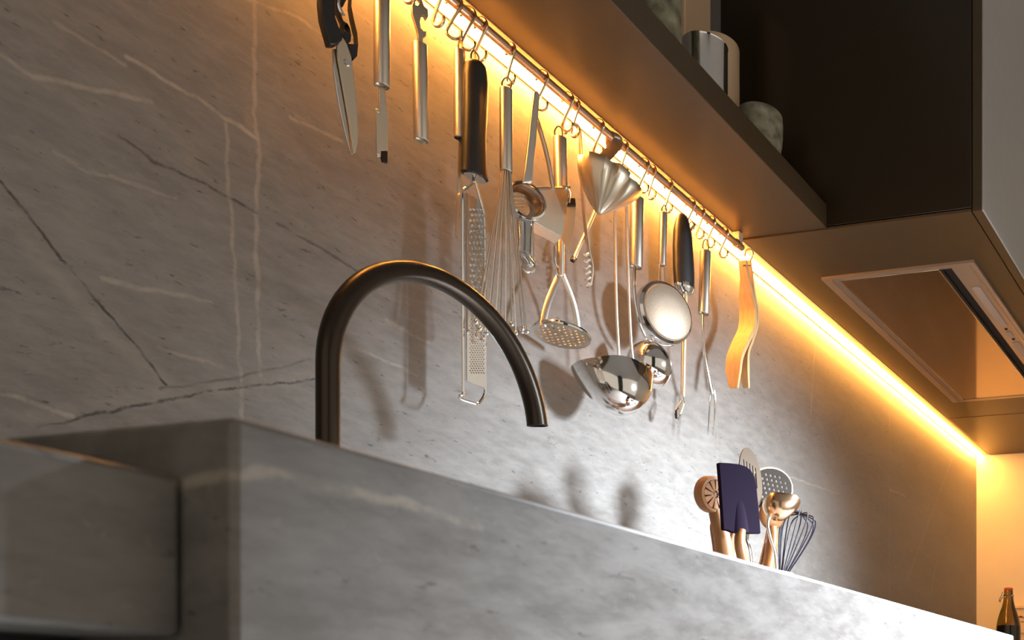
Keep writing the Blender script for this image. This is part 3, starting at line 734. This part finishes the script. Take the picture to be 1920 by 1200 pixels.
# ------------------------------------------------------------------ faucet
YF = 0.80
fb = W(615, 840, YF); xf0 = fb.x; xf1 = W(1009, 745, YF).x
fcx, fR = (xf0+xf1)/2, (xf1-xf0)/2; ztop = W(836, 529, YF).z; fcz = ztop-fR
t = thing('faucet', 'black gunmetal gooseneck faucet standing on the worktop', 'faucet', (xf0, YF, ZT))
P_ = [Vector((xf0, YF, ZT+0.012)), Vector((xf0, YF, ZT+0.08)), Vector((xf0, YF, ZT+0.14)), Vector((xf0, YF, fcz-0.02))]
ze = W(1009, 748, YF).z
for k in range(0, 41):
    q = math.pi-math.pi*k/40*0.955
    p = Vector((fcx+fR*math.cos(q), YF, fcz+fR*math.sin(q)))
    P_.append(p)
last = P_[-1]; dr = (P_[-1]-P_[-2]).normalized()
while P_[-1].z > ze+0.004:
    P_.append(P_[-1]+dr*0.004)
n = len(P_); rs = [0.0088+0.0018*(i/(n-1)) for i in range(n)]
obj('spout', tube(P_, rs, 36, up=(0, 1, 0), caps=False), M['faucet'], t)
end = P_[-1]
obj('outlet', lathe(end, dr, [(rs[-1], 0), (rs[-1], 0.0012), (rs[-1]*0.84, 0.0012), (rs[-1]*0.80, -0.010), (0, -0.011)], 32), M['dark'], t)
obj('base_collar', lathe((xf0, YF, ZT), (0, 0, 1), [(0, 0), (0.022, 0), (0.022, 0.010), (0.020, 0.012), (0.010, 0.0125)], 32), M['faucet'], t)
obj('lever', stube([Vector((xf0, YF-0.008, ZT+0.06)), Vector((xf0, YF-0.030, ZT+0.062)), Vector((xf0, YF-0.065, ZT+0.066))], [0.006, 0.0042, 0.0036], 14, 4), M['faucet'], t)

# ------------------------------------------------------------------ crock of utensils
YC = 0.72; cc = W(1412, 1100, YC); cx_ = cc.x
t = thing('utensil_crock', 'low glazed crock holding cooking utensils on the worktop', 'crock', (cx_, YC, ZT))
obj('body', lathe((cx_, YC, ZT), (0, 0, 1), [(0, 0), (0.050, 0), (0.054, 0.004), (0.056, 0.10), (0.0575, 0.104), (0.056, 0.106), (0.052, 0.104), (0.050, 0.008), (0, 0.006)], 48), M['crock'], t)
GC = 'utensils in the crock'
def down(px, Y, dx=0.0, dy=0.0, z=0.012):        # a handle's foot inside the crock
    return Vector((cx_+dx, YC+dy, ZT+z))
# wooden stamp
pl = Plane(1335, 927, 0.735, 30)
t = thing('wooden_stamp', 'round wooden stamp carved with radial grooves', 'wooden stamp', down(0, 0, -0.034, 0.012), GC)
o_ = pl.p(1335, 927); Rw = (pl.p(1335, 893)-pl.p(1335, 961)).length/2
fd = (pl.n+Vector((0.25, 0, -0.1))).normalized()
obj('disc', lathe(o_, fd, [(0, -0.010), (Rw*0.9, -0.010), (Rw, -0.007), (Rw, 0.004), (Rw*0.95, 0.007), (Rw*0.80, 0.0075), (Rw*0.78, 0.005), (0, 0.005)], 44), M['stampwood'], t)
e_, g_, a_ = frame(fd)
for k in range(11):
    q0, q1 = 2*math.pi*(k+0.10)/11, 2*math.pi*(k+0.90)/11
    pts = [o_+a_*0.006+(e_*math.cos(q)+g_*math.sin(q))*r for q, r in ((q0, Rw*0.20), (q0+0.02, Rw*0.76), ((q0+q1)/2, Rw*0.78), (q1-0.02, Rw*0.76), (q1, Rw*0.20))]
    obj('carved_segment', solid(pts, [], a_, 0.0024), M['stampwood'], t, smooth=False)
obj('handle', stube([pl.p(1343, 955, -0.004), pl.p(1350, 985, -0.004), pl.p(1360, 1030, -0.004), down(0, 0, -0.034, 0.012)], [0.0085, 0.0095, 0.0115, 0.009], 16), M['stampwood'], t)
# wooden spoon handle at the far left
pl = Plane(1340, 1000, 0.75, 10)
t = thing('wooden_spatula', 'plain wooden spatula with a rounded edge left of the purple scraper', 'spatula', down(0, 0, -0.020, 0.034), GC)
obj('blade', plate(pl, [(1334,990),(1336,979),(1342,974),(1352,976),(1372,990),(1380,1010),(1383,1050),(1380,1085),(1350,1085),(1342,1050),(1338,1020)], 0.006, smooth=3), M['stampwood'], t, bevel=0.0015)
obj('handle', stube([pl.p(1364, 1078), down(0, 0, -0.020, 0.034)], [0.007, 0.006], 12), M['stampwood'], t)
# purple scraper
pl = Plane(1385, 935, 0.690, 28)
t = thing('silicone_scraper', 'aubergine purple silicone scraper with a wooden handle', 'scraper', down(0, 0, -0.004, -0.028), GC)
out = [(1345,868),(1366,869),(1384,871),(1396,875),(1406,883),(1413,895),(1416,910),(1419,940),(1422,970),(1424,1001),(1398,1001),(1372,999),(1362,995),(1354,994),(1351,950),(1348,905)]
obj('blade', plate(pl, out, 0.007), M['purple'], t, bevel=0.0018)
obj('rib', stube(path(pl, [(1384,930),(1386,955),(1388,998)], 0.0022), [(0.005, 0.0008), (0.009, 0.0020), (0.012, 0.0030)], 12, 5, up=pl.n), M['purple'], t)
obj('handle', stube([pl.p(1389, 994), pl.p(1391, 1045), down(0, 0, -0.004, -0.028)], [0.0066, 0.0066, 0.0066], 16), M['wooddark'], t)
# slotted spoon
pl = Plane(1407, 895, 0.715, 8)
t = thing('slotted_spoon', 'tall oval slotted steel spoon behind the purple scraper', 'spoon', down(0, 0, 0.006, -0.005), GC)
slots = [[(1391+i*5.6, 862+i*4), (1394+i*5.6, 861+i*4), (1397+i*5.6, 900+i*4), (1394+i*5.6, 901+i*4)] for i in range(5)]
obj('bowl', plate(pl, ell(1407, 897, 20, 58, -8, 32), 0.0016, slots), M['bronze'], t, smooth=False)
obj('stem', stube([pl.p(1415, 950), pl.p(1412, 985, -0.004), pl.p(1405, 1010, -0.004), pl.p(1408, 1045), down(0, 0, 0.006, -0.005)], [(0.0030, 0.0016)]*5, 10, 5, up=pl.n), M['chrome'], t)
# skimmer
pl = Plane(1445, 917, 0.742, 30)
t = thing('skimmer', 'round dark skimmer punched with rows of holes', 'skimmer', down(0, 0, 0.016, 0.030), GC)
holes = []
for j in range(-4, 5):
    for i in range(-4, 5):
        x, y = 1443+i*8.6+j*2.2, 917+j*9.0+i*1.8
        if math.hypot((x-1443)/42, (y-917)/40) < 0.80: holes.append(ell(x, y, 2.5, 2.8, 0, 8))
obj('disc', plate(pl, ell(1443, 917, 42, 40, 0, 44), 0.0014, holes), M['darkdisc'], t, smooth=False)
obj('rim', stube(path(pl, ell(1443, 917, 42, 40, 0, 40)), 0.0013, 7, 1, closed=True), M['steel'], t)
obj('stem', stube([pl.p(1438, 950, -0.004), pl.p(1442, 1000, -0.004), down(0, 0, 0.016, 0.030)], [(0.0032, 0.0014)]*3, 10, 4, up=pl.n), M['steel'], t)
# wooden spoon
pl = Plane(1452, 965, 0.728, 25)
t = thing('wooden_spoon', 'golden wooden spoon behind the bronzed spouted spoon', 'spoon', down(0, 0, 0.026, 0.012), GC)
obj('bowl', lathe(pl.p(1453, 964, -0.004), (pl.n+Vector((0, 0, -0.2))), [(0, 0.006), (0.010, 0.0052), (0.019, 0.002), (0.0225, -0.003), (0.021, -0.003), (0.016, 0.000), (0, 0.003)], 32), M['wooddark'], t)
obj('handle', stube([pl.p(1452, 985, -0.006), pl.p(1450, 1030, -0.006), down(0, 0, 0.026, 0.012)], [0.007, 0.0085, 0.007], 14), M['wooddark'], t)
# spouted spoon
pl = Plane(1455, 950, 0.700, 25)
t = thing('spouted_spoon', 'bronzed steel sauce spoon with a pointed pouring lip', 'spoon', down(0, 0, 0.030, -0.014), GC)
rc = pl.p(1458, 948); Rf = 0.0210
def lip3(q, i, r, h):
    k = max(0, math.cos(q))**5; return r*(1+0.55*k*max(0, 1-h/0.022)), h-0.003*k*max(0, 1-h/0.022)
pr = [(0.02*Rf, 0.018), (Rf*0.6, 0.014), (Rf*0.93, 0.002), (Rf, 0), (Rf*0.98, 0.006), (Rf*0.85, 0.013), (Rf*0.6, 0.018), (Rf*0.3, 0.0215), (0, 0.0225)]
obj('bowl', lathe(rc, (-0.55, -0.40, -0.55), pr, 40, warp=lip3, ref=pl.p(1491, 928)-pl.p(1458, 950)), M['copper'], t)
obj('stem', stube([pl.p(1443, 966), pl.p(1440, 985), pl.p(1445, 1010), pl.p(1456, 1062), down(0, 0, 0.030, -0.014)], [(0.0036, 0.0018), (0.0026, 0.0016), (0.0026, 0.0016), (0.003, 0.0016), (0.003, 0.0016)], 10, 5, up=pl.n), M['chrome'], t)
# balloon whisk
t = thing('balloon_whisk', 'dark coated balloon whisk leaning out of the crock', 'whisk', down(0, 0, 0.040, 0.010), GC)
a = W(1464, 1092, 0.725); b = W(1502, 964, 0.712); ax = (b-a); H = ax.length; e_, g_, a_ = frame(ax)
for k in range(6):
    q = math.pi*k/6+0.25; d = e_*math.cos(q)+g_*math.sin(q); pts = []
    Rk = 0.0255
    for s in range(13):
        u = s/12; ang = math.pi*u
        hgt = H*(0.02+0.98*math.sin(ang)**0.75) if 0 < s < 12 else 0
        rad = Rk*math.cos(ang)*(0.35+0.65*math.sin(ang)) if 0 < s < 12 else 0.004*math.cos(ang)
        pts.append(a+a_*hgt+d*rad)
    # teardrop loop
    pts = []
    for s in range(17):
        u = s/16; v = 2*abs(u-0.5)            # 1 at the handle, 0 at the crown
        hh = H*(1-v**1.7); rr = Rk*math.sin(math.pi*min(1, (v**0.62)))**0.8 if v < 1 else 0
        sg = -1 if u < 0.5 else 1
        pts.append(a+a_*hh+d*(sg*max(rr, 0.003 if v > 0.9 else 0)))
    obj('wire', stube(pts, 0.00105, 6, 3), M['whiskblack'], t)
obj('handle', tube([a-a_*0.0+a_*0.004, down(0, 0, 0.040, 0.010)], [0.006, 0.0075], 14), M['whiskblack'], t)

# ------------------------------------------------------------------ bottle and card by the end wall
bx, by = 2.712, 0.766; zb = ZT
t = thing('swing_top_bottle', 'brown glass swing-top bottle with orange rubber cap by the cream wall', 'bottle', (bx, by, zb))
prof = [(0, 0.003), (0.030, 0.0), (0.0345, 0.006), (0.0350, 0.014), (0.0350, 0.150), (0.0345, 0.160), (0.0315, 0.176), (0.0255, 0.195), (0.0190, 0.213), (0.0150, 0.230), (0.0140, 0.242), (0.0150, 0.244), (0.0150, 0.247), (0.0130, 0.249), (0.0135, 0.256), (0.0120, 0.259), (0, 0.259)]
obj('glass', lathe((bx, by, zb), (0, 0, 1), prof, 44), M['bottle'], t)
obj('content', lathe((bx, by, zb), (0, 0, 1), [(0, 0.006), (0.031, 0.008), (0.0325, 0.016), (0.0325, 0.158), (0, 0.158)], 36), M['beer'], t)
cp = obj('cap', lathe((bx, by, zb), (0, 0, 1), [(0, 0.2592), (0.0125, 0.2592), (0.0138, 0.262), (0.0130, 0.266), (0.008, 0.268), (0, 0.2685)], 28), M['rubber'], t)
obj('wire_bail', stube([Vector((bx+0.010, by-0.010, zb+0.243)), Vector((bx, by-0.016, zb+0.247)), Vector((bx-0.010, by-0.009, zb+0.243)), Vector((bx-0.012, by+0.012, zb+0.240)), Vector((bx-0.008, by+0.020, zb+0.233)), Vector((bx-0.006, by+0.024, zb+0.229))], 0.0012, 7), M['chrome'], t)
obj('wire_bail', stube([Vector((bx-0.004, by+0.016, zb+0.256)), Vector((bx-0.006, by+0.019, zb+0.246)), Vector((bx-0.009, by+0.022, zb+0.238)), Vector((bx-0.006, by+0.026, zb+0.230)), Vector((bx-0.002, by+0.022, zb+0.228))], 0.0013, 7), M['wire'], t)
def We(px, py, X):
    d = ray(px, py); s = X/d.x; return Vector((X, d.y*s, CAMZ+d.z*s))
p0, p1 = We(1896, 1144, XE-0.02), We(1960, 1188, XE-0.02)
t = thing('wooden_box', 'cream printed box behind the brown bottle against the end wall', 'box', (XE-0.02, (p0.y+p1.y)/2, ZT))
obj('body', box(XE-0.060, XE-0.004, p1.y, p0.y, p1.z, p0.z), M['card'], t, bevel=0.001)
obj('base', box(XE-0.056, XE-0.006, p1.y+0.003, p0.y-0.003, ZT, p1.z), M['card'], t, bevel=0.001)
obj('lid', box(XE-0.064, XE-0.002, p1.y-0.003, p0.y+0.003, p0.z, p0.z+0.008), M['card'], t, bevel=0.001)
xi = XE-0.0605
def pe(px, py): return We(px, py, xi)
mb = solid([pe(1908, 1158), pe(1911, 1155.5), pe(1914, 1154), pe(1917, 1156), pe(1922, 1158.5)], [], (1, 0, 0), 0.0006)
obj('print', mb, M['ink'], t, smooth=False)
for x in (1911, 1914.5, 1917, 1919.5): obj('print', solid([pe(x+u, 1166+v) for u, v in ((-0.9,-0.9),(0.9,-0.9),(0.9,0.9),(-0.9,0.9))], [], (1, 0, 0), 0.0006), M['ink'], t, smooth=False)

# ------------------------------------------------------------------ things on the shelf
zsh = zs+0.040
def standing(px, Y): return Vector((W(px, 100, Y).x, Y, zsh))
c_ = standing(1232, 0.800); R = hrad(92, 1236, 0.80)
t = thing('marbled_jar', 'green and brown marbled jar on the shelf, left of the steel pot', 'jar', c_)
obj('body', lathe(c_, (0, 0, 1), [(0, 0), (R*0.86, 0), (R*0.97, 0.006), (R, 0.02), (R, 0.11), (R*0.94, 0.125), (R*0.80, 0.132), (R*0.76, 0.130), (0, 0.12)], 44), M['marbled'], t)
obj('lid', lathe(c_, (0, 0, 1), [(R*0.80, 0.1325), (R*0.80, 0.138), (R*0.3, 0.142), (0.008, 0.150), (0.010, 0.158), (0, 0.162)], 36), M['marbled'], t)
c_ = standing(1322, 0.790); R = hrad(86, 1322, 0.790)
t = thing('steel_pot', 'shiny steel pot with rounded base on the shelf', 'pot', c_)
zr = W(1322, 86, 0.790).z-zsh
obj('body', lathe(c_, (0, 0, 1), [(0, 0), (R*0.70, 0), (R*0.88, 0.003), (R*0.97, 0.009), (R, 0.018), (R, zr-0.002), (R*1.02, zr), (R*0.99, zr+0.001), (R*0.95, zr-0.003), (R*0.95, 0.012), (0, 0.004)], 48), M['chrome'], t)
c_ = standing(1342, 0.868); R = hrad(90, 1342, 0.868)
t = thing('cream_canister', 'cream ceramic canister behind the steel pot on the shelf', 'canister', c_)
zr = W(1342, 86, 0.868).z-zsh
obj('body', lathe(c_, (0, 0, 1), [(0, 0), (R*0.95, 0), (R, 0.004), (R, zr-0.003), (R*0.97, zr), (R*0.92, zr-0.004), (R*0.92, 0.01), (0, 0.008)], 48), M['ceramic'], t)
a, b = W(1281, 60, 0.915), W(1330, 60, 0.915)
t = thing('upright_board', 'pale upright board standing behind the canister against the wall', 'board', ((a.x+b.x)/2, 0.925, zsh))
obj('board', box(a.x, b.x, 0.912, 0.932, zsh, zsh+0.42), M['ceramic'], t, bevel=0.002)
c_ = standing(1424, 0.800); R = hrad(90, 1424, 0.80)
t = thing('reflection_bowl', 'speckled bowl standing in for a dim jar reflection at the dark right end of the shelf', 'reflection', c_)  # solid bowl stands in for a reflection in the glossy cabinet side
zr = W(1424, 214, 0.80).z-zsh
obj('bowl', lathe(c_, (0, 0, 1), [(0, 0), (R*0.72, 0), (R*0.80, 0.006), (R*0.97, zr*0.45), (R, zr*0.8), (R*0.97, zr-0.003), (R*0.90, zr), (R*0.80, zr-0.004), (R*0.70, zr*0.45), (0, zr*0.3)], 44), M['stoneware'], t)
